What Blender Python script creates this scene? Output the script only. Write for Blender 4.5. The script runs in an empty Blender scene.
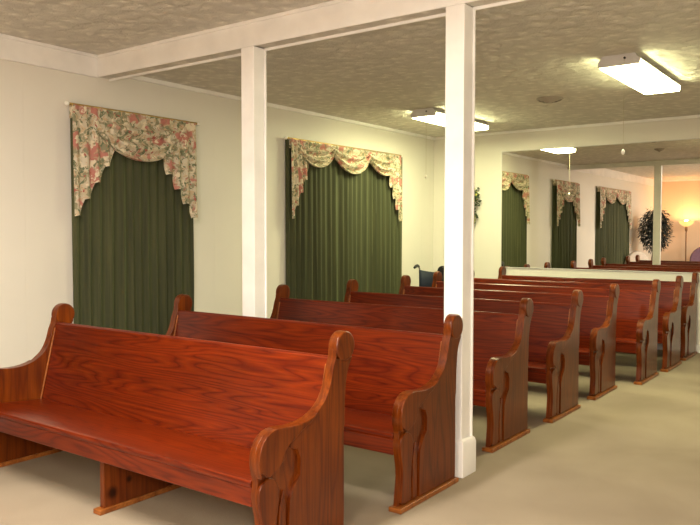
import bpy, bmesh, math, random
from mathutils import Vector, Matrix
C = bpy.context.scene.collection
PI = math.pi
R = random.Random(7)

# ------------------------------------------------------------------ materials
def new_mat(name):
    m = bpy.data.materials.new(name); m.use_nodes = True
    nt = m.node_tree; b = nt.nodes['Principled BSDF']
    return m, nt, b

def N(nt, kind, **kw):
    n = nt.nodes.new(kind)
    for k, v in kw.items():
        if k in n.inputs: n.inputs[k].default_value = v
        else: setattr(n, k, v)
    return n

def ramp(nt, fac, stops, interp='LINEAR'):
    r = nt.nodes.new('ShaderNodeValToRGB'); r.color_ramp.interpolation = interp
    e = r.color_ramp.elements
    while len(e) > 1: e.remove(e[-1])
    e[0].position = stops[0][0]; e[0].color = (*stops[0][1], 1)
    for p, c in stops[1:]:
        q = e.new(p); q.color = (*c, 1)
    nt.links.new(fac, r.inputs['Fac']); return r

def coords(nt, scale, rnd=False):
    tc = N(nt, 'ShaderNodeTexCoord'); mp = N(nt, 'ShaderNodeMapping')
    mp.inputs['Scale'].default_value = scale
    if rnd:
        oi = N(nt, 'ShaderNodeObjectInfo'); mu = N(nt, 'ShaderNodeVectorMath', operation='SCALE')
        mu.inputs[0].default_value = (31, 17, 23); nt.links.new(oi.outputs['Random'], mu.inputs['Scale'])
        ad = N(nt, 'ShaderNodeVectorMath', operation='ADD')
        nt.links.new(tc.outputs['Object'], ad.inputs[0]); nt.links.new(mu.outputs[0], ad.inputs[1])
        nt.links.new(ad.outputs[0], mp.inputs['Vector'])
    else:
        nt.links.new(tc.outputs['Object'], mp.inputs['Vector'])
    return mp.outputs['Vector']

def plain(name, col, rough=.6, metal=0.0, bump=0, bscale=60, emit=None, estr=0, spec=None):
    m, nt, b = new_mat(name)
    b.inputs['Base Color'].default_value = (*col, 1)
    v = coords(nt, (1, 1, 1))
    n = N(nt, 'ShaderNodeTexNoise', Scale=bscale / 8, Detail=4.0); nt.links.new(v, n.inputs['Vector'])
    d = tuple(c * .9 for c in col); l = tuple(min(1, c * 1.06) for c in col)
    r = ramp(nt, n.outputs['Fac'], [(.3, d), (.7, l)]); nt.links.new(r.outputs['Color'], b.inputs['Base Color'])
    b.inputs['Roughness'].default_value = rough; b.inputs['Metallic'].default_value = metal
    if spec is not None: b.inputs['Specular IOR Level'].default_value = spec
    if bump:
        n2 = N(nt, 'ShaderNodeTexNoise', Scale=float(bscale), Detail=3.0); nt.links.new(v, n2.inputs['Vector'])
        bp = N(nt, 'ShaderNodeBump', Strength=bump, Distance=.01)
        nt.links.new(n2.outputs['Fac'], bp.inputs['Height']); nt.links.new(bp.outputs[0], b.inputs['Normal'])
    if emit:
        b.inputs['Emission Color'].default_value = (*emit, 1); b.inputs['Emission Strength'].default_value = estr
    return m

def wood(name, dark, mid, light, scale, rings=9.0, knots=(), spec=.3, rough=.3, fine=(4, 90, 90), bump=.12):
    """varnished figured softwood: contour lines of a stretched noise make the cathedral figure"""
    m, nt, b = new_mat(name)
    v = coords(nt, scale, True)
    n = N(nt, 'ShaderNodeTexNoise', Scale=1.0, Detail=1.5, Roughness=.45, Distortion=.25); nt.links.new(v, n.inputs['Vector'])
    mu = N(nt, 'ShaderNodeMath', operation='MULTIPLY'); mu.inputs[1].default_value = rings
    fr = N(nt, 'ShaderNodeMath', operation='FRACT')
    nt.links.new(n.outputs['Fac'], mu.inputs[0]); nt.links.new(mu.outputs[0], fr.inputs[0])
    v2 = coords(nt, fine, True)
    f = N(nt, 'ShaderNodeTexNoise', Scale=1.0, Detail=3.0); nt.links.new(v2, f.inputs['Vector'])
    r = ramp(nt, fr.outputs[0], [(0, dark), (.12, mid), (.55, light), (.85, mid), (1, dark)])
    mx = N(nt, 'ShaderNodeMix', data_type='RGBA', blend_type='MULTIPLY')
    mx.inputs['Factor'].default_value = 1
    r2 = ramp(nt, f.outputs['Fac'], [(.3, (.72, .66, .62)), (.65, (1.08, 1.05, 1.03))])
    nt.links.new(r.outputs['Color'], mx.inputs[6]); nt.links.new(r2.outputs['Color'], mx.inputs[7])
    # broad board-to-board tone
    v3 = coords(nt, (.6, 3.5, 3.5), True)
    g = N(nt, 'ShaderNodeTexNoise', Scale=1.0, Detail=2.0); nt.links.new(v3, g.inputs['Vector'])
    r3 = ramp(nt, g.outputs['Fac'], [(.3, (.75, .7, .7)), (.7, (1.15, 1.15, 1.1))])
    mx2 = N(nt, 'ShaderNodeMix', data_type='RGBA', blend_type='MULTIPLY'); mx2.inputs['Factor'].default_value = 1
    nt.links.new(mx.outputs[2], mx2.inputs[6]); nt.links.new(r3.outputs['Color'], mx2.inputs[7])
    out = mx2.outputs[2]
    for kx, kr in knots:
        tc = N(nt, 'ShaderNodeTexCoord'); di = N(nt, 'ShaderNodeVectorMath', operation='DISTANCE')
        di.inputs[1].default_value = kx; nt.links.new(tc.outputs['Object'], di.inputs[0])
        kk = ramp(nt, di.outputs['Value'], [(kr * .6, (.16, .12, .12)), (kr, (.45, .38, .35)), (kr * 1.8, (1, 1, 1))])
        m3 = N(nt, 'ShaderNodeMix', data_type='RGBA', blend_type='MULTIPLY'); m3.inputs['Factor'].default_value = 1
        nt.links.new(out, m3.inputs[6]); nt.links.new(kk.outputs['Color'], m3.inputs[7]); out = m3.outputs[2]
    nt.links.new(out, b.inputs['Base Color'])
    b.inputs['Roughness'].default_value = rough
    b.inputs['Coat Weight'].default_value = .12; b.inputs['Coat Roughness'].default_value = .18; b.inputs['Specular IOR Level'].default_value = spec
    bp = N(nt, 'ShaderNodeBump', Strength=bump, Distance=.002)
    nt.links.new(f.outputs['Fac'], bp.inputs['Height']); nt.links.new(bp.outputs[0], b.inputs['Normal'])
    return m

M = {}
M['wood_long'] = wood('red stained pine lengthwise', (.080, .0068, .0009), (.122, .0125, .0014), (.160, .0195, .0018), (.8, 9.0, 9.0), 17, fine=(5, 120, 120))
M['wood_end'] = wood('amber stained pine upright', (.095, .016, .0012), (.132, .026, .0016), (.158, .034, .0022), (6.5, 6.5, .8), 9, fine=(90, 90, 4))
M['wood_knotty'] = wood('amber stained knotty pine', (.095, .017, .0025), (.126, .026, .004), (.150, .034, .005), (6.5, 6.5, .8), 9, (((.032, -.455, .085), .022), ((.032, -.36, .125), .012)), fine=(90, 90, 4))
M['wood_edge'] = wood('golden pine edge', (.20, .06, .012), (.29, .095, .02), (.36, .13, .03), (5.0, 5.0, 1.0), 7)
M['white_paint'] = plain('white gloss trim paint', (.93, .915, .885), .4, bump=.05, bscale=30)
M['gold_trim'] = plain('brass', (.55, .38, .14), .3, .9)
M['metal_white'] = plain('white enamelled steel', (.62, .6, .58), .45)
M['black_plastic'] = plain('black rubber', (.012, .012, .014), .5)
M['navy_vinyl'] = plain('navy vinyl', (.012, .018, .035), .45, bump=.1, bscale=120)
M['chrome'] = plain('chrome tube', (.6, .6, .6), .2, 1.0)
M['vent_white'] = plain('ceiling vent enamel', (.36, .31, .26), .5)
M['dark_gap'] = plain('dark duct', (.03, .028, .025), .9)
M['bark'] = plain('grey brown bark', (.12, .075, .05), .9, bump=.4, bscale=60)
M['leaf'] = plain('dark ficus leaf', (.016, .022, .02), .5)
M['ivy'] = plain('silk ivy leaf', (.035, .06, .022), .5)
M['ivy_light'] = plain('silk ivy pale leaf', (.42, .42, .10), .5)
M['basket'] = plain('terracotta pot', (.48, .30, .20), .8, bump=.4, bscale=90)
M['soil'] = plain('potting moss', (.05, .035, .02), .95, bump=.6, bscale=80)
M['purple_fabric'] = plain('mauve upholstery', (.20, .115, .17), .9, bump=.3, bscale=200)
M['cream_fabric'] = plain('pale upholstery', (.62, .55, .48), .9, bump=.2, bscale=200)
M['lamp_metal'] = plain('bronze lamp metal', (.26, .14, .07), .35, .7)
M['chain'] = plain('pull cord', (.55, .5, .36), .5)
M['bead'] = plain('white bead', (.9, .88, .8), .35)
M['window_glass'] = plain('daylit blind pane', (.6, .7, .9), .3, emit=(.55, .7, 1.0), estr=1.2)
M['diffuser'] = plain('lit acrylic diffuser', (.9, .9, .85), .4, emit=(.98, .97, .50), estr=14.5)
M['diffuser_fill'] = plain('glowing diffuser of added fill', (.9, .85, .75), .4, emit=(1.0, .86, .66), estr=7.0)  # glow for the added, unseen front fixtures
M['torch_glass'] = plain('amber glass bowl', (.8, .5, .2), .4, emit=(1.0, .55, .18), estr=.8)

def wall_mat(name, col, groove):
    m, nt, b = new_mat(name)
    v = coords(nt, (1, 1, 1))
    n = N(nt, 'ShaderNodeTexNoise', Scale=1.5, Detail=3.0); nt.links.new(v, n.inputs['Vector'])
    r = ramp(nt, n.outputs['Fac'], [(.3, tuple(c * .96 for c in col)), (.7, col)])
    sx = N(nt, 'ShaderNodeSeparateXYZ'); nt.links.new(v, sx.inputs[0])
    # vertical panel grooves
    mo = N(nt, 'ShaderNodeMath', operation='WRAP'); mo.inputs[1].default_value = 0; mo.inputs[2].default_value = .61
    nt.links.new(sx.outputs[groove], mo.inputs[0])
    lt = N(nt, 'ShaderNodeMath', operation='LESS_THAN'); lt.inputs[1].default_value = .006
    nt.links.new(mo.outputs[0], lt.inputs[0])
    n2 = N(nt, 'ShaderNodeTexNoise', Scale=45.0, Detail=2.0); nt.links.new(v, n2.inputs['Vector'])
    bp = N(nt, 'ShaderNodeBump', Strength=.12, Distance=.004); nt.links.new(n2.outputs['Fac'], bp.inputs['Height'])
    bp2 = N(nt, 'ShaderNodeBump', Strength=.7, Distance=.004, invert=True)
    nt.links.new(lt.outputs[0], bp2.inputs['Height']); nt.links.new(bp.outputs[0], bp2.inputs['Normal'])
    nt.links.new(bp2.outputs[0], b.inputs['Normal']); nt.links.new(r.outputs['Color'], b.inputs['Base Color'])
    b.inputs['Roughness'].default_value = .55
    return m
M['wall'] = wall_mat('off white wall panelling', (.80, .77, .70), 'Y')
M['wall_back'] = wall_mat('off white back wall', (.80, .77, .70), 'X')
M['wall_front'] = wall_mat('peach front wall', (.82, .62, .45), 'X')

def ceiling_mat():
    m, nt, b = new_mat('stomped plaster ceiling')
    v = coords(nt, (1, 1, 1))
    w = N(nt, 'ShaderNodeTexNoise', Scale=9.0, Detail=2.0); nt.links.new(v, w.inputs['Vector'])
    mx = N(nt, 'ShaderNodeMix', data_type='RGBA', blend_type='LINEAR_LIGHT'); mx.inputs['Factor'].default_value = .06
    nt.links.new(v, mx.inputs[6]); nt.links.new(w.outputs['Color'], mx.inputs[7])
    vo = N(nt, 'ShaderNodeTexVoronoi', Scale=10.0, feature='SMOOTH_F1'); vo.inputs['Smoothness'].default_value = .5
    nt.links.new(mx.outputs[2], vo.inputs['Vector'])
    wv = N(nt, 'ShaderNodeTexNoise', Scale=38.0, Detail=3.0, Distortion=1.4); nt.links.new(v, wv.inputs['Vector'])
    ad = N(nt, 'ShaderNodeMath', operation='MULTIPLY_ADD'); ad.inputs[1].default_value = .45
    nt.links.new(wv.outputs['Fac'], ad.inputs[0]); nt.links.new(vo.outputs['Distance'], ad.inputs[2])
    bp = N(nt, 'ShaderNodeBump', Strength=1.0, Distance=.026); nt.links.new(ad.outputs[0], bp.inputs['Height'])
    sx = N(nt, 'ShaderNodeSeparateXYZ'); nt.links.new(v, sx.inputs[0])
    mo = N(nt, 'ShaderNodeMath', operation='WRAP'); mo.inputs[1].default_value = 0; mo.inputs[2].default_value = .61
    nt.links.new(sx.outputs['Y'], mo.inputs[0])
    lt = N(nt, 'ShaderNodeMath', operation='LESS_THAN'); lt.inputs[1].default_value = .012
    nt.links.new(mo.outputs[0], lt.inputs[0])
    bp2 = N(nt, 'ShaderNodeBump', Strength=.3, Distance=.005); nt.links.new(lt.outputs[0], bp2.inputs['Height'])
    nt.links.new(bp.outputs[0], bp2.inputs['Normal']); nt.links.new(bp2.outputs[0], b.inputs['Normal'])
    r = ramp(nt, ad.outputs[0], [(.25, (.95, .91, .82)), (.42, (.82, .78, .69)), (.8, (.68, .645, .57))])  # plaster shading put into the colour, light and dark flecks following the relief
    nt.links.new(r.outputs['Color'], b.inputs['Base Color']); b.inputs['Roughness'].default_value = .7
    return m
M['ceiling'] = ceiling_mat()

def carpet_mat():
    m, nt, b = new_mat('beige cut pile carpet')
    v = coords(nt, (1, 1, 1))
    n = N(nt, 'ShaderNodeTexNoise', Scale=1.6, Detail=4.0, Distortion=.4); nt.links.new(v, n.inputs['Vector'])
    n2 = N(nt, 'ShaderNodeTexNoise', Scale=260.0, Detail=2.0); nt.links.new(v, n2.inputs['Vector'])
    r = ramp(nt, n.outputs['Fac'], [(.3, (.305, .246, .178)), (.7, (.385, .315, .232))])
    r2 = ramp(nt, n2.outputs['Fac'], [(.3, (.8, .8, .8)), (.7, (1.1, 1.1, 1.1))])
    mx = N(nt, 'ShaderNodeMix', data_type='RGBA', blend_type='MULTIPLY'); mx.inputs['Factor'].default_value = 1
    nt.links.new(r.outputs['Color'], mx.inputs[6]); nt.links.new(r2.outputs['Color'], mx.inputs[7])
    nt.links.new(mx.outputs[2], b.inputs['Base Color']); b.inputs['Roughness'].default_value = .97
    b.inputs['Specular IOR Level'].default_value = .1
    bp = N(nt, 'ShaderNodeBump', Strength=.5, Distance=.006); nt.links.new(n2.outputs['Fac'], bp.inputs['Height'])
    nt.links.new(bp.outputs[0], b.inputs['Normal'])
    return m
M['carpet'] = carpet_mat()

def drape_mat():
    m, nt, b = new_mat('dark green velvet drape')
    v = coords(nt, (1, 60, 1.2))
    n = N(nt, 'ShaderNodeTexNoise', Scale=1.0, Detail=3.0); nt.links.new(v, n.inputs['Vector'])
    r = ramp(nt, n.outputs['Fac'], [(.3, (.034, .039, .014)), (.7, (.068, .073, .026))])
    nt.links.new(r.outputs['Color'], b.inputs['Base Color']); b.inputs['Roughness'].default_value = .8
    b.inputs['Sheen Weight'].default_value = .35; b.inputs['Sheen Tint'].default_value = (.45, .55, .25, 1)
    return m
M['drape'] = drape_mat()

def floral_mat():
    m, nt, b = new_mat('rose print valance cloth')
    v = coords(nt, (1, 1, 1))
    w = N(nt, 'ShaderNodeTexNoise', Scale=14.0, Detail=2.0); nt.links.new(v, w.inputs['Vector'])
    wm = N(nt, 'ShaderNodeMix', data_type='RGBA', blend_type='LINEAR_LIGHT'); wm.inputs['Factor'].default_value = .05
    nt.links.new(v, wm.inputs[6]); nt.links.new(w.outputs['Color'], wm.inputs[7])
    def blotch(scale, thr, soft, seedoff):
        mp = N(nt, 'ShaderNodeMapping'); mp.inputs['Location'].default_value = seedoff
        nt.links.new(wm.outputs[2], mp.inputs['Vector'])
        n = N(nt, 'ShaderNodeTexNoise', Scale=scale, Detail=2.0, Roughness=.6); nt.links.new(mp.outputs[0], n.inputs['Vector'])
        return ramp(nt, n.outputs['Fac'], [(thr, (0, 0, 0)), (thr + soft, (1, 1, 1))])
    cur = None
    base = ramp(nt, w.outputs['Fac'], [(.35, (.52, .45, .31)), (.6, (.64, .58, .46))])
    cur = base.outputs['Color']
    for scale, thr, soft, off, colr in [(11, .50, .05, (3, 1, 4), (.27, .26, .16)), (22, .56, .04, (9, 2, 6), (.15, .18, .10)),
                                        (30, .56, .04, (1, 7, 2), (.56, .42, .27)), (6.5, .56, .06, (5, 5, 1), (.50, .20, .16)),
                                        (24, .63, .05, (2, 5, 8), (.38, .10, .08)), (16, .58, .04, (7, 3, 3), (.75, .66, .50))]:
        bl = blotch(scale, thr, soft, off)
        mx = N(nt, 'ShaderNodeMix', data_type='RGBA'); nt.links.new(bl.outputs['Color'], mx.inputs['Factor'])
        nt.links.new(cur, mx.inputs[6]); mx.inputs[7].default_value = (*colr, 1); cur = mx.outputs[2]
    nt.links.new(cur, b.inputs['Base Color']); b.inputs['Roughness'].default_value = .8
    return m
M['floral'] = floral_mat()

def mirror_mat():
    m, nt, b = new_mat('silvered mirror glass')
    b.inputs['Base Color'].default_value = (.86, .84, .80, 1); b.inputs['Metallic'].default_value = 1
    b.inputs['Roughness'].default_value = .0
    v = coords(nt, (1, 1, 1)); n = N(nt, 'ShaderNodeTexNoise', Scale=.8, Detail=1.0); nt.links.new(v, n.inputs['Vector'])
    r = ramp(nt, n.outputs['Fac'], [(.3, (.84, .82, .77)), (.7, (.87, .85, .80))]); nt.links.new(r.outputs['Color'], b.inputs['Base Color'])
    return m
M['mirror'] = mirror_mat()

# ------------------------------------------------------------------ mesh helpers
def obj(name, bm, mat, parent=None, bevel=0, smooth=40, seg=2):
    me = bpy.data.meshes.new(name)
    bmesh.ops.recalc_face_normals(bm, faces=bm.faces[:])
    bm.to_mesh(me); bm.free()
    if mat: me.materials.append(mat)
    for p in me.polygons: p.use_smooth = True
    me.set_sharp_from_angle(angle=math.radians(smooth))
    o = bpy.data.objects.new(name, me); C.objects.link(o)
    if parent: o.parent = parent
    if bevel:
        md = o.modifiers.new('bevel', 'BEVEL'); md.width = bevel; md.segments = seg; md.limit_method = 'ANGLE'
        md.angle_limit = math.radians(40); md.harden_normals = True
    return o

def tag(o, label=None, cat=None, group=None, kind=None):
    if label: o['label'] = label
    if cat: o['category'] = cat
    if group: o['group'] = group
    if kind: o['kind'] = kind
    return o

def empty(name, loc, rz=0):
    o = bpy.data.objects.new(name, None); C.objects.link(o); o.location = loc; o.rotation_euler = (0, 0, rz)
    o.empty_display_size = .1
    return o

def box(bm, x0, x1, y0, y1, z0, z1):
    v = [bm.verts.new((x, y, z)) for x in (x0, x1) for y in (y0, y1) for z in (z0, z1)]
    for f in ((0, 1, 3, 2), (4, 6, 7, 5), (0, 4, 5, 1), (2, 3, 7, 6), (0, 2, 6, 4), (1, 5, 7, 3)):
        bm.faces.new([v[i] for i in f])
    return v

def prism(bm, pts, a0, a1, axis='x'):
    """extrude a closed outline; axis x: pts are (y,z); axis y: (x,z); axis z: (x,y)"""
    def P(p, a):
        return {'x': (a, p[0], p[1]), 'y': (p[0], a, p[1]), 'z': (p[0], p[1], a)}[axis]
    A = [bm.verts.new(P(p, a0)) for p in pts]; B = [bm.verts.new(P(p, a1)) for p in pts]
    bm.faces.new(A); bm.faces.new(B[::-1])
    n = len(pts)
    for i in range(n):
        bm.faces.new((A[i], B[i], B[(i + 1) % n], A[(i + 1) % n]))

def tube(bm, pts, r, n=8, cap=True):
    pts = [Vector(p) for p in pts]; rings = []
    rs = r if isinstance(r, (list, tuple)) else [r] * len(pts)
    for i, p in enumerate(pts):
        t = (pts[min(i + 1, len(pts) - 1)] - pts[max(i - 1, 0)]).normalized()
        a = Vector((0, 0, 1)) if abs(t.z) < .9 else Vector((1, 0, 0))
        u = t.cross(a).normalized(); w = t.cross(u).normalized()
        rings.append([bm.verts.new(p + rs[i] * (math.cos(2 * PI * k / n) * u + math.sin(2 * PI * k / n) * w)) for k in range(n)])
    for a, b in zip(rings, rings[1:]):
        for k in range(n): bm.faces.new((a[k], a[(k + 1) % n], b[(k + 1) % n], b[k]))
    if cap: bm.faces.new(rings[0][::-1]); bm.faces.new(rings[-1])

def lathe(bm, prof, n=32, c=(0, 0), cap=True):
    rings = [[bm.verts.new((c[0] + r * math.cos(2 * PI * k / n), c[1] + r * math.sin(2 * PI * k / n), z)) for k in range(n)] for r, z in prof]
    for a, b in zip(rings, rings[1:]):
        for k in range(n): bm.faces.new((a[k], a[(k + 1) % n], b[(k + 1) % n], b[k]))
    if cap:
        bm.faces.new(rings[0][::-1]); bm.faces.new(rings[-1])

def ball(bm, c, r, n=12, sz=1.0):
    res = bmesh.ops.create_uvsphere(bm, u_segments=n, v_segments=n // 2 + 1, radius=r)
    for v in res['verts']: v.co.z *= sz; v.co += Vector(c)

def struct(name, bm, mat, bevel=0):
    o = obj(name, bm, mat, bevel=bevel); o['kind'] = 'structure'; return o

def smooth_closed(pts, it=1):
    """Chaikin on a closed outline"""
    for _ in range(it):
        q = []
        for i, p in enumerate(pts):
            r = pts[(i + 1) % len(pts)]
            q += [(p[0] * .75 + r[0] * .25, p[1] * .75 + r[1] * .25), (p[0] * .25 + r[0] * .75, p[1] * .25 + r[1] * .75)]
        pts = q
    return pts
def smooth_open(pts, it=2):
    for _ in range(it):
        q = [pts[0]]
        for p, r in zip(pts, pts[1:]):
            q += [(p[0] * .75 + r[0] * .25, p[1] * .75 + r[1] * .25), (p[0] * .25 + r[0] * .75, p[1] * .25 + r[1] * .75)]
        q.append(pts[-1]); pts = q
    return pts

# ------------------------------------------------------------------ the room
XR, YF, L = 7.6, -6.45, 5.2      # right wall, front wall, back wall
ZF, ZB, ZBEAM = 2.66, 2.57, 2.495
T = .12
def slab(x0, x1, y0, y1, z0, z1):
    bm = bmesh.new(); box(bm, x0, x1, y0, y1, z0, z1); return bm
struct('floor', slab(-T, XR + T, YF - T, L + T, -.1, 0), M['carpet'])
cb = bmesh.new(); box(cb, -T, XR + T, YF - T, .06, ZF, ZF + .1); box(cb, -T, XR + T, .06, L + T, ZB, ZB + .19)
struct('ceiling', cb, M['ceiling'])

# windows are real openings in the left wall
WIN = {1: (-3.55, -1.75), 2: (-.10, .76), 3: (2.40, 4.02)}
wb = bmesh.new(); ys = [YF - T]
for k in (1, 2, 3): ys += list(WIN[k])
ys.append(L + T)
for a, b in zip(ys[::2], ys[1::2]): box(wb, -T, 0, a, b, 0, ZF)
for k in (1, 2, 3): box(wb, -T, 0, WIN[k][0], WIN[k][1], 0, .75); box(wb, -T, 0, WIN[k][0], WIN[k][1], 2.08, ZF)
struct('wall_left', wb, M['wall'])
struct('wall_back', slab(0, XR, L, L + T, 0, ZB), M['wall_back'])
struct('wall_front', slab(0, XR, YF - T, YF, 0, ZF), M['wall_front'])
struct('wall_right', slab(XR, XR + T, YF - T, L + T, 0, ZF), M['wall'])
for k in (1, 2, 3):
    a, b = WIN[k]
    w = empty('window_%d' % k, (0, (a + b) / 2, .75)); w['kind'] = 'structure'
    h = (b - a) / 2
    bm = bmesh.new()
    for y0, y1, z0, z1 in ((-h, -h + .05, 0, 1.33), (h - .05, h, 0, 1.33), (-h, h, 0, .05), (-h, h, 1.28, 1.33), (-h, h, .64, .69), (-.02, .02, 0, 1.33)):
        box(bm, -.075, -.03, y0, y1, z0, z1)
    obj('window_frame', bm, M['white_paint'], w)
    bm = bmesh.new(); box(bm, -.06, -.05, -h + .02, h - .02, .02, 1.31); obj('pane', bm, M['window_glass'], w)

# trims
def trim(n, *bx, bevel=.003):
    bm = bmesh.new()
    for b in bx: box(bm, *b)
    return struct('trim_%d' % n, bm, M['white_paint'], bevel)
# front half: wide frieze board under the ceiling with a bead at its foot and a bead at the ceiling
trim(1, (0, .012, YF, 0, ZBEAM + .012, ZF), (0, .022, YF, 0, ZBEAM - .004, ZBEAM + .014), (0, .03, YF, 0, ZF - .022, ZF))
trim(2, (0, .028, .13, L, ZB - .035, ZB), )
trim(3, (0, XR, L - .022, L, ZB - .03, ZB))
trim(4, (.03, XR, YF, YF + .02, ZF - .04, ZF))
struct('baseboard_back', slab(0, XR, L - .016, L, 0, .09), M['white_paint'], .004)
struct('baseboard_left', slab(0, .016, YF, L - .02, 0, .09), M['white_paint'], .004)
struct('baseboard_front', slab(.02, XR, YF, YF + .016, 0, .09), M['white_paint'], .004)

# beam across the room, boxed with boards; back board hangs a little lower
bm = bmesh.new()
box(bm, 0, XR, .012, .108, ZBEAM + .005, ZF)
bmx = struct('beam', bm, M['ceiling'])
trim(5, (0, XR, 0, .012, ZBEAM, ZF), (0, XR, -.014, 0, ZF - .022, ZF))
trim(6, (0, XR, .108, .122, ZBEAM - .012, ZB))

# posts
def post(x1, label):
    t = empty('support_post', (x1 - .056, .06, 0)); tag(t, label, 'post', 'square posts under the ceiling beam')
    bm = bmesh.new(); box(bm, -.056, .056, -.06, .040, 0, ZBEAM); obj('shaft', bm, M['white_paint'], t, .004)
    bm = bmesh.new(); box(bm, -.056, .066, .040, .052, .18, ZBEAM - .012); obj('edge_board', bm, M['white_paint'], t, .003)
    bm = bmesh.new()
    def ring(d, z): return [bm.verts.new((sx * (.056 + d), -.005 + sy * (.055 + d), z)) for sx, sy in ((-1, -1), (1, -1), (1, 1), (-1, 1))]
    rs = [ring(.022, 0), ring(.022, .17), ring(.017, .188), ring(.008, .198), ring(.001, .20)]
    for a, b in zip(rs, rs[1:]):
        for k in range(4): bm.faces.new((a[k], a[(k + 1) % 4], b[(k + 1) % 4], b[k]))
    bm.faces.new(rs[0][::-1]); bm.faces.new(rs[-1])
    obj('plinth', bm, M['white_paint'], t, .004)
    return t
post(1.655, 'square white post rising behind the pews, the farther of the two from the camera')
post(3.158, 'square white post with a chamfered plinth at the aisle, between the second and third pew')

# ------------------------------------------------------------------ pews
ZS = 1.0
front = [(-.03, .835), (-.076, .815)]
knob = [(-.012 + .063 * math.cos(a), .815 + .063 * math.sin(a)) for a in [math.radians(d) for d in range(-35, 182, 12)]]
f_line = smooth_open([(-.077, .80), (-.079, .775), (-.088, .755), (-.100, .725), (-.113, .675), (-.140, .62), (-.175, .585), (-.225, .557), (-.29, .542), (-.36, .54),
          (-.43, .549), (-.485, .549), (-.53, .525), (-.555, .485), (-.562, .44), (-.556, .40), (-.545, .37), (-.548, .34), (-.553, .31),
          (-.546, .26), (-.533, .21), (-.530, .15), (-.540, .08), (-.548, .022)], 1)
b_line = smooth_open([(-.024, .022), (-.024, .30), (-.026, .455), (-.018, .475), (-.018, .56), (-.012, .64), (.000, .70), (.018, .735), (.034, .758), (.042, .775)], 1)
PROFILE = knob + f_line + b_line
BODY = [(-.095, .755), (-.06, .775), (-.01, .77)] + []       # unused spare
def end_panel(parent, x, s):
    """s = +1: outer face towards +x at x ; -1: outer face towards -x"""
    base = obj('end_panel', _pr(PROFILE, x - s * .045, x - s * .016), M['wood_end'], parent, .006)
    # scroll arm: carved cap over the front of the arm
    k = bmesh.new(); pts = knob_disc(); prism(k, pts, x - s * .046, x + s * .005); obj('rosette_knob', k, M['wood_end'], base, .010, seg=3)
    arm = [p for p in f_line if p[1] > .375 and p[0] < -.20] + [(-.548, .40), (-.505, .374), (-.455, .395), (-.424, .42), (-.412, .455), (-.392, .470), (-.33, .505), (-.255, .535)]
    arm = dedupe(arm)
    obj('scroll_arm', _pr(arm, x - s * .018, x + s * .009), M['wood_end'], base, .006)
    neck = [p for p in f_line if p[0] >= -.20 and p[1] > .5]
    stile = [(-.075, .765)] + neck + [(-.255, .530), (-.33, .498), (-.385, .463), (-.33, .44), (-.312, .40), (-.316, .335), (-.350, .30), (-.378, .25), (-.384, .15), (-.384, .03), (-.026, .03)] + [p for p in b_line[1:] if p[1] < .77]
    obj('raised_panel', _pr(dedupe(stile), x - s * .018, x), M['wood_end'], base, .004)
    pil = [(-.547, .34), (-.520, .362), (-.49, .368), (-.455, .350), (-.435, .31), (-.440, .25), (-.452, .20), (-.456, .12), (-.450, .03), (-.544, .03), (-.538, .08), (-.529, .15), (-.532, .21), (-.545, .26), (-.551, .31)]
    obj('carved_pilaster', _pr(smooth_closed(pil, 1), x - s * .018, x - s * .002), M['wood_end'], base, .004)
    # narrow pointed leaf standing in the recess
    leaf = [(-.418, .03), (-.436, .03), (-.436, .16), (-.430, .235), (-.408, .30), (-.396, .235), (-.396, .15), (-.398, .03)]
    obj('carved_leaf', _pr(leaf, x - s * .018, x - s * .006), M['wood_end'], base, .003)
    bm = bmesh.new(); box(bm, min(x - s * .056, x + s * .014), max(x - s * .056, x + s * .014), -.572, -.006, 0, .024)
    obj('base_shoe', bm, M['wood_edge'], base, .004)
    return base
def _pr(pts, a, b):
    bm = bmesh.new(); prism(bm, pts, a, b); return bm
def dedupe(pts):
    o = []
    for p in pts:
        if not o or (abs(p[0] - o[-1][0]) + abs(p[1] - o[-1][1])) > .004: o.append(p)
    return o
def knob_disc():
    return [(-.012 + .0645 * math.cos(2 * PI * k / 28), .8145 + .0645 * math.sin(2 * PI * k / 28)) for k in range(28)]

def make_pew(xl, xr, y, label):
    cx = (xl + xr) / 2; h = (xr - xl) / 2
    t = empty('church_pew', (cx, y, 0)); tag(t, label, 'pew', 'stained wooden pews in one row along the aisle')
    end_panel(t, h, 1); end_panel(t, -h, -1)
    i = h - .045
    # seat
    bm = bmesh.new(); prism(bm, [(-.552, .338), (-.556, .350), (-.552, .364), (-.54, .368), (-.152, .336), (-.152, .308), (-.54, .338)], -i, i); obj('seat', bm, M['wood_long'], t, .003)
    bm = bmesh.new(); box(bm, -i, i, -.550, -.526, .262, .339); obj('seat_apron', bm, M['wood_long'], t, .004)
    bm = bmesh.new(); prism(bm, [(-.176, .331), (-.150, .331), (-.048, .755), (-.052, .772), (-.066, .776), (-.078, .766), (-.08, .75)], -i, i); obj('backrest', bm, M['wood_long'], t, .004)
    for s in (-1, 1):
        bm = bmesh.new(); a, b = sorted((s * i, s * (i - .010)))
        prism(bm, [(-.186, .336), (-.176, .336), (-.080, .742), (-.088, .742)], a, b); obj('corner_strip', bm, M['wood_edge'], t, .004)
    # centre support
    bm = bmesh.new(); prism(bm, [(-.50, .022), (-.50, .337), (-.152, .309), (-.140, .309), (-.05, .022)], .0, .032)
    sp = obj('centre_support', bm, M['wood_knotty'] if 'nearest the camera' in label else M['wood_end'], t, .004)
    bm = bmesh.new(); box(bm, -.012, .044, -.53, -.03, 0, .024); obj('base_shoe', bm, M['wood_edge'], sp, .004)
    return t

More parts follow.
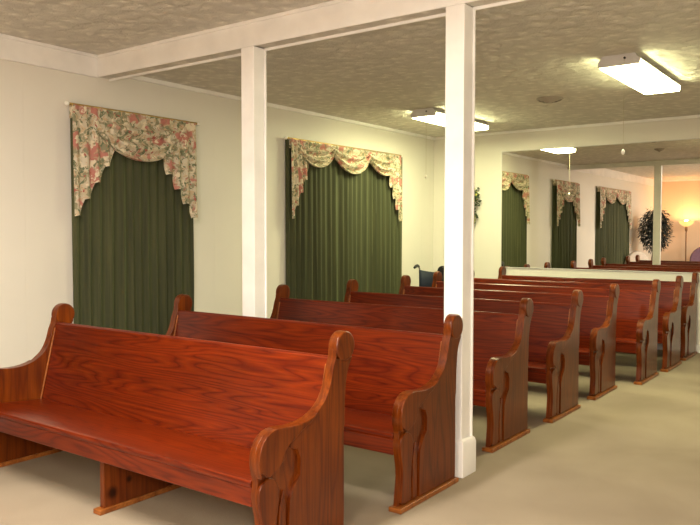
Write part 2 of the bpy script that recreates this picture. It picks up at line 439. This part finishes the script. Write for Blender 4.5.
PEWS = [(.979, 3.100, -.945, 'wooden pew nearest the camera, its seat and carved arm fully in view'),
        (1.042, 3.172, -.072, 'second wooden pew from the camera, its aisle end just left of the white post plinth'),
        (.954, 3.095, 1.060, 'third wooden pew from the camera, first one seen right of the white post'),
        (1.022, 3.127, 1.931, 'fourth wooden pew from the camera'),
        (1.046, 3.137, 2.802, 'fifth wooden pew from the camera'),
        (.950, 3.270, 3.614, 'sixth wooden pew from the camera, third from the mirror wall'),
        (.960, 3.303, 4.372, 'wooden pew in front of the wheelchair, last but one before the mirror wall'),
        (1.016, 3.297, 5.135, 'wooden pew standing against the mirror wall, farthest from the camera')]
for p in PEWS: make_pew(*p)

# ------------------------------------------------------------------ mirror
mt = empty('wall_mirror', (4.1, L, .872)); tag(mt, 'large frameless wall mirror behind the last pew', 'mirror')
bm = bmesh.new(); box(bm, .989 - 4.1, 7.2 - 4.1, -.008, -.001, 0, 1.441); obj('glass', bm, M['mirror'], mt)
bm = bmesh.new(); box(bm, .983 - 4.1, 7.206 - 4.1, -.012, -.001, -.012, 0); box(bm, .983 - 4.1, .989 - 4.1, -.012, -.001, 0, 1.441)
box(bm, .983 - 4.1, 7.206 - 4.1, -.012, -.001, 1.441, 1.449)
obj('edge_channel', bm, M['metal_white'], mt)

# ------------------------------------------------------------------ curtains
XC = .052
def drape(y0, y1, label, z0=.12, z1=2.235, seed=1):
    r = random.Random(seed); bm = bmesh.new()
    n = int((y1 - y0) / .011); ph = 0; cols = []
    amps = {}
    per = .098
    yy = y0; k = 0
    phase = []; a = 0
    freq = 2 * PI / per
    f = freq
    for i in range(n + 1):
        if i % 9 == 0: f = freq * r.uniform(.75, 1.35); am = r.uniform(.45, 1.15)
        a += f * (y1 - y0) / n; phase.append((a, am))
    zs = [z0 + (z1 - z0) * j / 26 for j in range(27)]
    sm = []
    for i in range(n + 1):
        lo, hi = max(0, i - 5), min(n, i + 5)
        sm.append(sum(phase[q][1] for q in range(lo, hi + 1)) / (hi - lo + 1))
    grid = []
    for i in range(n + 1):
        t = i / n; y = y0 + (y1 - y0) * t; col = []
        for j, z in enumerate(zs):
            tz = j / 26
            amp = .029 * sm[i] * (1.05 - .45 * tz)
            s = math.sin(phase[i][0] + .25 * math.sin(z * 2.2 + i * .05))
            s = math.copysign(abs(s) ** .7, s)
            yo = .010 * math.cos(phase[i][0]) * (1 - tz)
            col.append(bm.verts.new((XC - .012 + amp * s, y + yo, z)))
        grid.append(col)
    # returns to the wall at both sides
    for side in (0, -1):
        c = grid[side]; e = [bm.verts.new((.012, v.co.y, v.co.z)) for v in c]
        for j in range(26): bm.faces.new((c[j], e[j], e[j + 1], c[j + 1]))
    for i in range(n):
        for j in range(26): bm.faces.new((grid[i][j], grid[i + 1][j], grid[i + 1][j + 1], grid[i][j + 1]))
    o = obj('window_drape', bm, M['drape'], smooth=80)
    tag(o, label, 'curtain')
    return o

def valance(y0, y1, zr, swags, tails, label):
    """swags: list of (ya, yb, zbottom); tails: list of (yo, yi, zo, zi) outer edge, inner edge and their lower ends"""
    t = empty('floral_valance', (0, y0, zr)); tag(t, label, 'valance')
    off = Vector((0, y0, zr))
    def P(x, y, z): return Vector((x, y, z)) - off
    XV = XC + .018
    # plain band hugging the rod
    bm = bmesh.new(); g = []
    n = 60
    for i in range(n + 1):
        y = y0 + (y1 - y0) * i / n; w = .006 * math.sin(i * 1.7)
        g.append([bm.verts.new(P(XV - .012 + w, y, zr + .012)), bm.verts.new(P(XV + w, y, zr)), bm.verts.new(P(XV - .002 + w * .6, y, zr - .09))])
    for a, b in zip(g, g[1:]):
        for j in range(2): bm.faces.new((a[j], b[j], b[j + 1], a[j + 1]))
    for sd in (0, -1):
        c = g[sd]; e = [bm.verts.new((.012, v.co.y, v.co.z)) for v in c]
        for j in range(2): bm.faces.new((c[j], e[j], e[j + 1], c[j + 1]))
    obj('header', bm, M['floral'], t, smooth=80)
    for idx, (ya, yb, zb) in enumerate(swags):
        bm = bmesh.new(); nu, nv = 40, 30; g = []
        for i in range(nu + 1):
            u = i / nu; y = ya + (yb - ya) * u
            hang = 1 - abs(2 * u - 1) ** 2.2
            col = []
            for j in range(nv + 1):
                v = j / nv
                top = zr + .004
                bot = zr - .07 - (zr - .07 - zb) * hang
                z = top + (bot - top) * v
                fold = math.sin(v * PI * 6.0 + .4) * .026 * (.35 + hang * .8) * min(1, v * 3)
                x = XV + .008 + .040 * v * hang + fold + .012 * (1 - hang) * math.sin(v * 9)
                col.append(bm.verts.new(P(x, y, z)))
            # rolled hem
            col.append(bm.verts.new(P(x - .02, y, bot - .004)))
            g.append(col)
        for a, b in zip(g, g[1:]):
            for j in range(nv + 1): bm.faces.new((a[j], b[j], b[j + 1], a[j + 1]))
        obj('swag', bm, M['floral'], t, smooth=80)
    for (yo, yi, zo, zi) in tails:
        bm = bmesh.new(); n = 64; g = []; steps = 4
        for i in range(n + 1):
            u = i / n; y = yo + (yi - yo) * u
            q = u * steps; st = math.floor(q); fr = q - st
            # cascade: the lower edge climbs towards the inside in flounces
            zlow = zo + (zi - zo) * min(1, (st + max(0, (fr - .62) / .38) * 1.0) / steps) + .02 * math.sin(fr * PI)
            zlow += -.03 * (fr if fr < .62 else (1 - fr) * .62 / .38)
            col = []
            for j in range(25):
                v = j / 24; z = zr + (zlow - zr) * v
                x = XV + .018 + .020 * math.sin(q * 2 * PI) * (.25 + .75 * v) + .012 * v
                col.append(bm.verts.new(P(x, y, z)))
            g.append(col)
        for a, b in zip(g, g[1:]):
            for j in range(24): bm.faces.new((a[j], b[j], b[j + 1], a[j + 1]))
        obj('cascade_tail', bm, M['floral'], t, smooth=80)
    return t

def rod(y0, y1, z, label):
    t = empty('curtain_rod', (XC, y0, z)); tag(t, label, 'curtain rod')
    Lr = y1 - y0
    bm = bmesh.new(); tube(bm, [(0, -.03, 0), (0, Lr + .03, 0)], .011, 12); obj('pole', bm, M['gold_trim'], t)
    for y in (-.045, Lr + .045):
        bm = bmesh.new(); ball(bm, (0, y, 0), .019); obj('finial', bm, M['bead'], t)
    for y in (.02, Lr - .02):
        bm = bmesh.new(); box(bm, -XC, 0, y - .008, y + .008, -.008, .008); obj('bracket', bm, M['gold_trim'], t)
    return t

drape(-.245, .925, 'dark green pleated drape under the single-swag valance, on the wall behind the first pew', seed=3)
drape(2.18, 4.36, 'wide dark green pleated drape under the triple-swag valance, left of the aisle post', seed=5)
drape(-3.75, -1.50, 'green drape seen only in the mirror, the one nearest the potted tree', seed=8)
valance(-.25, .935, 2.24, [(-.16, .85, 1.872)], [(-.275, .08, 1.42, 1.93), (.925, .56, 1.42, 1.90)],
        'rose-print valance with one swag and two cascade tails on the left-hand window')
valance(2.19, 4.26, 2.24, [(2.26, 2.93, 1.985), (2.86, 3.60, 1.955), (3.53, 4.18, 1.975)], [(2.185, 2.45, 1.44, 1.97), (4.25, 3.98, 1.44, 1.97)],
        'rose-print valance with three swags on the wide window left of the aisle post')
valance(-3.75, -1.50, 2.24, [(-3.45, -2.60, 1.93), (-2.66, -1.78, 1.93)], [(-3.74, -3.36, 1.40, 1.97), (-1.51, -1.86, 1.40, 1.97)],
        'rose-print valance seen only in the mirror, beside the potted tree')
rod(-.25, .935, 2.25, 'thin curtain rod with white knob ends above the left-hand window')
rod(2.19, 4.26, 2.25, 'thin curtain rod above the wide window left of the aisle post')
rod(-3.75, -1.50, 2.25, 'thin curtain rod of the window seen only in the mirror')

# ------------------------------------------------------------------ ceiling lights
def fixture(x, y, zc, label, mat, chain=True, length=1.25, w=.295):
    t = empty('ceiling_light', (x, y, zc)); tag(t, label, 'ceiling light', 'wraparound fluorescent ceiling lights')
    bm = bmesh.new(); box(bm, -w / 2 + .045, w / 2 - .045, 0.012, length - .012, -.034, 0); box(bm, -w / 2 + .001, w / 2 - .001, .012, length - .012, -.044, -.034); obj('housing', bm, M['metal_white'], t, .003)
    prof = [(-w / 2 + .03, -.0), (-w / 2 + .022, -.020), (-w / 2, -.042), (-w / 2 + .004, -.078), (w / 2 - .004, -.078), (w / 2, -.042), (w / 2 - .022, -.020), (w / 2 - .03, -.0)]
    for a, b in ((0, .022), (length - .022, length)):
        bm = bmesh.new(); prism(bm, prof, a, b, 'y'); e = obj('end_cap', bm, M['metal_white'], t, .003)
    dp = [(-w / 2 + .004, -.0442), (-w / 2 + .006, -.080), (-w / 2 + .012, -.086), (w / 2 - .012, -.086), (w / 2 - .006, -.080), (w / 2 - .004, -.0442)]
    bm = bmesh.new(); prism(bm, dp, .0225, length - .0225, 'y'); obj('diffuser', bm, mat, t, smooth=60)
    if chain:
        bm = bmesh.new(); tube(bm, [(.044, -.006, -.03), (.044, -.006, -.68)], .0012, 6); c = obj('pull_cord', bm, M['chain'], t)
        bm = bmesh.new(); ball(bm, (.044, -.006, -.695), .014, 12, 1.4); obj('cord_bead', bm, M['bead'], c)
        bm = bmesh.new(); tube(bm, [(.044, -.001, -.03), (.044, -.010, -.03)], .008, 10); obj('cord_grommet', bm, M['dark_gap'], c)
    return t
fixture(3.375, 1.93, ZB, 'lit fluorescent ceiling light with a long pull cord at the upper right of the photo', M['diffuser'])
fixture(1.06, 3.12, ZB, 'lit fluorescent ceiling light with a pull cord, partly behind the aisle post', M['diffuser'])
fixture(4.4, -5.2, ZF, 'added warm fill shaped as a fluorescent ceiling light, unseen behind the camera', M['diffuser_fill'])  # added unseen fixture, brightens the front of the room
fixture(2.75, -3.1, ZF, 'added warm fill shaped as a fluorescent ceiling light, unseen above the front pews', M['diffuser_fill'], False)  # added unseen fixture, brightens posts, beam front and left wall

# ------------------------------------------------------------------ ceiling vents
def vent(x, y, r, label):
    t = empty('ceiling_vent', (x, y, ZB)); tag(t, label, 'vent')
    bm = bmesh.new(); lathe(bm, [(r * .8, -.001), (r * .8, -.004)], 36); obj('duct', bm, M['dark_gap'], t)
    for k, (a, z) in enumerate(((1.0, -.006), (.74, -.016), (.48, -.024))):
        bm = bmesh.new(); lathe(bm, [(r * a, z + .006), (r * a, z), (r * (a - .19), z - .016), (r * (a - .19), z - .013), (r * a - .004, z + .006)], 36, cap=False)
        obj('louvre_ring', bm, M['vent_white'], t)
    bm = bmesh.new(); lathe(bm, [(.001, -.03), (r * .2, -.032), (r * .22, -.044), (.001, -.050)], 24); obj('centre_cone', bm, M['vent_white'], t)
vent(2.335, 3.31, .125, 'round louvred ceiling vent left of the nearest ceiling light')
vent(2.10, 2.05, .075, 'small round ceiling vent seen in the mirror')

# ------------------------------------------------------------------ wheelchair in the corner
def wheelchair(x, y):
    t = empty('wheelchair', (x, y, 0)); tag(t, 'folding wheelchair with navy back and black grips behind the pews in the corner', 'wheelchair')
    w = .20
    fr = bmesh.new()
    for s in (-1, 1):
        tube(fr, [(s * w, -.10, .885), (s * w, -.06, .895), (s * w, -.015, .88), (s * w, 0, .84), (s * w, 0.02, .45), (s * w, .03, .22)], .011, 8)
        tube(fr, [(s * w, .02, .46), (s * w, .42, .48), (s * w, .45, .40), (s * w, .50, .12)], .011, 8)
        tube(fr, [(s * w, .03, .24), (s * w, .40, .22), (s * w, .42, .47)], .011, 8)
        tube(fr, [(s * w, .01, .66), (s * w, .30, .66), (s * w, .33, .48)], .010, 8)
    tube(fr, [(-w, .12, .24), (w, .30, .46)], .010, 8); tube(fr, [(w, .12, .24), (-w, .30, .46)], .010, 8)
    obj('frame', fr, M['chrome'], t)
    for s in (-1, 1):
        bm = bmesh.new(); tube(bm, [(s * w, -.125, .868), (s * w, -.10, .882), (s * w, -.055, .893), (s * w, -.02, .88)], [.015, .019, .019, .015], 10); obj('push_grip', bm, M['black_plastic'], t)
        bm = bmesh.new(); pts = [(s * (w + .05), .06 + .29 * math.cos(a), .30 + .29 * math.sin(a)) for a in [2 * PI * k / 36 for k in range(37)]]; tube(bm, pts, .012, 8, False)
        wh = obj('rear_wheel', bm, M['black_plastic'], t)
        bm = bmesh.new()
        for k in range(12):
            a = 2 * PI * k / 12; tube(bm, [(s * (w + .04), .06, .30), (s * (w + .05), .06 + .285 * math.cos(a), .30 + .285 * math.sin(a))], .002, 5)
        tube(bm, [(s * (w + .02), .06, .30), (s * (w + .07), .06, .30)], .02, 12); obj('spokes', bm, M['chrome'], wh)
        bm = bmesh.new(); pts = [(s * w, .44 + .075 * math.cos(a), .09 + .075 * math.sin(a)) for a in [2 * PI * k / 20 for k in range(21)]]; tube(bm, pts, .013, 8, False)
        obj('caster', bm, M['black_plastic'], t)
        bm = bmesh.new(); box(bm, s * w - .024, s * w + .024, .03, .29, .672, .70); obj('armrest', bm, M['black_plastic'], t, .008)
        bm = bmesh.new(); box(bm, s * .1 - .07, s * .1 + .07, .46, .58, .10, .112); obj('footplate', bm, M['black_plastic'], t, .004)
    bm = bmesh.new(); g = []
    for i in range(13):
        u = i / 12; xx = -w + 2 * w * u; sag = .03 * math.sin(PI * u)
        g.append([bm.verts.new((xx, .005 + sag * .8, .46)), bm.verts.new((xx, -.008 + sag, .64)), bm.verts.new((xx, -.012 + sag, .84 - sag * .8))])
    for a, b in zip(g, g[1:]):
        for j in range(2): bm.faces.new((a[j], b[j], b[j + 1], a[j + 1]))
    o = obj('back_sling', bm, M['navy_vinyl'], t); m = o.modifiers.new('s', 'SOLIDIFY'); m.thickness = .012; m.offset = 0
    bm = bmesh.new(); box(bm, -w, w, .02, .43, .465, .50); obj('seat_sling', bm, M['navy_vinyl'], t, .01)
wheelchair(.43, 4.46)
# dark bag hung on the right grip of the wheelchair
bm = bmesh.new(); prism(bm, smooth_closed([(.50, .60), (.66, .60), (.675, .80), (.655, .885), (.60, .905), (.545, .89), (.52, .85)], 2), 4.375, 4.430, 'y')
tag(obj('hanging_bag', bm, M['black_plastic'], bevel=.015), 'small black bag hanging at the right grip of the wheelchair', 'bag')

# ------------------------------------------------------------------ leaves
def leaf_verts(bm, p, d, up, ln, wd):
    d = d.normalized(); s = d.cross(up)
    if s.length < 1e-3: s = Vector((1, 0, 0))
    s.normalize(); nrm = s.cross(d)
    a = bm.verts.new(p); b = bm.verts.new(p + d * ln * .45 + s * wd / 2 + nrm * wd * .12); c = bm.verts.new(p + d * ln - nrm * ln * .12)
    e = bm.verts.new(p + d * ln * .45 - s * wd / 2 + nrm * wd * .12); m = bm.verts.new(p + d * ln * .5)
    for q in ((a, b, m), (b, c, m), (c, e, m), (e, a, m)): bm.faces.new(q)

def ivy(x, z0, z1):
    t = empty('ivy_swag', (x, L - .02, z1)); tag(t, 'trailing green ivy garland on the back wall beside the aisle post', 'garland')
    st = bmesh.new(); tube(st, [(0, .02, 0), (0, -.02, 0)], .006, 8); pts = []
    for i in range(13):
        u = i / 12; pts.append((.02 * math.sin(u * 7), -.015 + .008 * math.sin(u * 5), -(z1 - z0) * u))
    tube(st, pts, .004, 6); obj('stem', st, M['bark'], t)
    r = random.Random(4)
    for nm, mt_, cnt in (('leaf_cluster', M['ivy'], 190), ('leaf_cluster', M['ivy_light'], 80)):
        bm = bmesh.new()
        for _ in range(cnt):
            u = r.random() ** .9; wdt = .085 * (math.sin(PI * min(1, u * 1.0 + .03)) ** .6 + .1)
            p = Vector((r.uniform(-1, 1) * wdt, r.uniform(-.075, -.005), -(z1 - z0) * u))
            d = Vector((r.uniform(-1, 1), r.uniform(-.9, .1), r.uniform(-1, .3)))
            leaf_verts(bm, p, d, Vector((0, -1, .2)), r.uniform(.03, .055), r.uniform(.02, .035))
        obj(nm, bm, mt_, t)
ivy(.60, 1.42, 1.94)

def ficus(x, y):
    t = empty('potted_tree', (x, y, 0)); tag(t, 'dark leafy indoor tree in a pot, seen in the mirror left of the floor lamp', 'plant')
    bm = bmesh.new(); lathe(bm, [(.12, 0), (.17, .30), (.185, .30), (.185, .34), (.165, .34), (.16, .31)], 28); pot = obj('pot', bm, M['basket'], t)
    bm = bmesh.new(); lathe(bm, [(.158, .30), (.158, .318)], 24); obj('soil', bm, M['soil'], pot)
    r = random.Random(11); bm = bmesh.new()
    for k in range(3):
        a = k * 2.1
        tube(bm, [(.02 * math.cos(a), .02 * math.sin(a), .30), (.03 * math.cos(a + 1), .03 * math.sin(a + 1), .7), (.02 * math.cos(a + 3), .02 * math.sin(a + 3), 1.05), (.14 * math.cos(a), .14 * math.sin(a), 1.45), (.2 * math.cos(a), .2 * math.sin(a), 1.75)], [.022, .018, .015, .010, .005], 8)
    obj('trunk', bm, M['bark'], t)
    bm = bmesh.new()
    for _ in range(2600):
        while True:
            q = Vector((r.uniform(-1, 1), r.uniform(-1, 1), r.uniform(-1, 1)))
            if q.length < 1: break
        if r.random() < .25: q *= 1.12
        p = Vector((q.x * .31 + .03, q.y * .45, 1.38 + q.z * .50))
        d = Vector((q.x + r.uniform(-.6, .6), q.y + r.uniform(-.6, .6), r.uniform(-1.0, .3)))
        leaf_verts(bm, p, d, Vector((r.uniform(-.4, .4), r.uniform(-.4, .4), 1)), r.uniform(.07, .11), r.uniform(.028, .045))
    obj('foliage', bm, M['leaf'], t)
ficus(.46, -4.3)

# floor lamp near the front wall
def torchiere(x, y):
    t = empty('floor_lamp', (x, y, 0)); tag(t, 'tall uplighter floor lamp with amber bowl, seen in the mirror', 'floor lamp')
    bm = bmesh.new(); lathe(bm, [(.14, 0), (.14, .015), (.10, .03), (.03, .045), (.015, .07)], 32); obj('base', bm, M['lamp_metal'], t)
    bm = bmesh.new(); tube(bm, [(0, 0, .05), (0, 0, 1.40)], .015, 14); lathe(bm, [(.015, 1.33), (.032, 1.37), (.032, 1.43), (.02, 1.47)], 20); obj('pole', bm, M['lamp_metal'], t)
    bm = bmesh.new(); lathe(bm, [(.025, 1.46), (.09, 1.485), (.15, 1.53), (.185, 1.60), (.178, 1.60), (.142, 1.54), (.085, 1.50), (.02, 1.475)], 40, cap=False); obj('bowl_shade', bm, M['torch_glass'], t)
    bm = bmesh.new(); ball(bm, (0, 0, 1.515), .022); obj('bulb', bm, plain('lit bulb', (1, .8, .5), .4, emit=(1, .62, .28), estr=6.0), t)
torchiere(.80, -6.02)

# armchair right of the lamp, upholstered chair by the tree
def armchair(name, x, y, rz, label, mat, sc=1.0):
    t = empty(name, (x, y, 0), rz); tag(t, label, 'chair')
    w = .36 * sc
    bm = bmesh.new(); box(bm, -w, w, -.34 * sc, .28 * sc, .16, .34); obj('base_frame', bm, mat, t, .03, seg=3)
    bm = bmesh.new(); box(bm, -w + .09, w - .09, -.36 * sc, .20 * sc, .345, .47); obj('seat_cushion', bm, mat, t, .04, seg=4)
    bm = bmesh.new(); pts = [(-w, .30)] + [(-w * math.cos(a), .62 * sc + .36 * math.sin(a)) for a in [PI * k / 16 for k in range(17)]] + [(w, .30)]
    prism(bm, pts, .20 * sc, .34 * sc, 'y'); obj('backrest', bm, mat, t, .04, seg=4)
    for s in (-1, 1):
        bm = bmesh.new(); a, b = sorted((s * (w - .09), s * (w + .05))); box(bm, a, b, -.33 * sc, .26 * sc, .345, .60); obj('armrest', bm, mat, t, .04, seg=4)
        for yy in (-.30, .26):
            bm = bmesh.new(); lathe(bm, [(.02, 0), (.028, .155)], 12, (s * (w - .05), yy * sc)); obj('leg', bm, M['lamp_metal'], t)
    return t
armchair('armchair', 1.32, -5.80, PI * .92, 'round-backed mauve armchair beside the floor lamp, seen in the mirror', M['purple_fabric'])
armchair('side_chair', .47, -3.35, PI * .75, 'pale upholstered chair by the potted tree, seen in the mirror', M['cream_fabric'], .85)

# ------------------------------------------------------------------ light
w = bpy.data.worlds.new('World'); bpy.context.scene.world = w; w.use_nodes = True
w.node_tree.nodes['Background'].inputs['Color'].default_value = (.6, .75, 1, 1)
w.node_tree.nodes['Background'].inputs['Strength'].default_value = .6

def area(name, loc, rot, sx, sy, power, col):
    d = bpy.data.lights.new(name, 'AREA'); d.shape = 'RECTANGLE'; d.size = sx; d.size_y = sy; d.energy = power; d.color = col
    o = bpy.data.objects.new(name, d); C.objects.link(o); o.location = loc; o.rotation_euler = rot; return o
# downward light at the diffusers: rear tubes, then added fill at the front
area('tube_or_fill_light', (3.375, 2.58, ZB - .098), (0, 0, 0), .25, 1.15, 18, (1.0, .96, .62))
area('tube_or_fill_light', (1.06, 3.74, ZB - .098), (0, 0, 0), .25, 1.15, 15, (1.0, .98, .56))
area('tube_or_fill_light', (4.4, -4.58, ZF - .098), (0, 0, 0), .25, 1.15, 62, (1.0, .90, .76))  # fill of the added fixture behind the camera
area('tube_or_fill_light', (2.75, -2.48, ZF - .098), (0, 0, 0), .25, 1.15, 60, (1.0, .92, .80))  # fill of the added fixture above the front pews
def point(name, loc, power, col, r=.05):
    d = bpy.data.lights.new(name, 'POINT'); d.energy = power; d.color = col; d.shadow_soft_size = r
    o = bpy.data.objects.new(name, d); C.objects.link(o); o.location = loc; return o
point('lamp_bulb_light', (.80, -6.02, 1.575), 15, (1.0, .60, .28), .05)
point('camera_fill', (4.99, -3.50, 1.42), 100, (1.0, .93, .84), .12)  # added fill at the camera, brightens the near faces; no known source

# ------------------------------------------------------------------ camera
cd = bpy.data.cameras.new('camera'); cam = bpy.data.objects.new('camera', cd); C.objects.link(cam)
cd.sensor_width = 36; cd.lens = 742.28 / 700 * 36; cd.clip_start = .05
yaw, pitch, roll = .632295, -.040317, .001022
cy, sy, cp, sp = math.cos(yaw), math.sin(yaw), math.cos(pitch), math.sin(pitch)
f = Vector((-sy * cp, cy * cp, sp)); r_ = Vector((cy, sy, 0)); u_ = r_.cross(f)
r2 = math.cos(roll) * r_ + math.sin(roll) * u_; u2 = -math.sin(roll) * r_ + math.cos(roll) * u_
m = Matrix((r2, u2, -f)).transposed().to_4x4(); m.translation = Vector((4.9898, -3.5055, 1.3015)); cam.matrix_world = m
sc = bpy.context.scene; sc.camera = cam
sc.view_settings.view_transform = 'Standard'; sc.view_settings.look = 'None'; sc.view_settings.exposure = .93; sc.view_settings.gamma = 1
sc.view_settings.use_curve_mapping = False
sc.cycles.max_bounces = 8
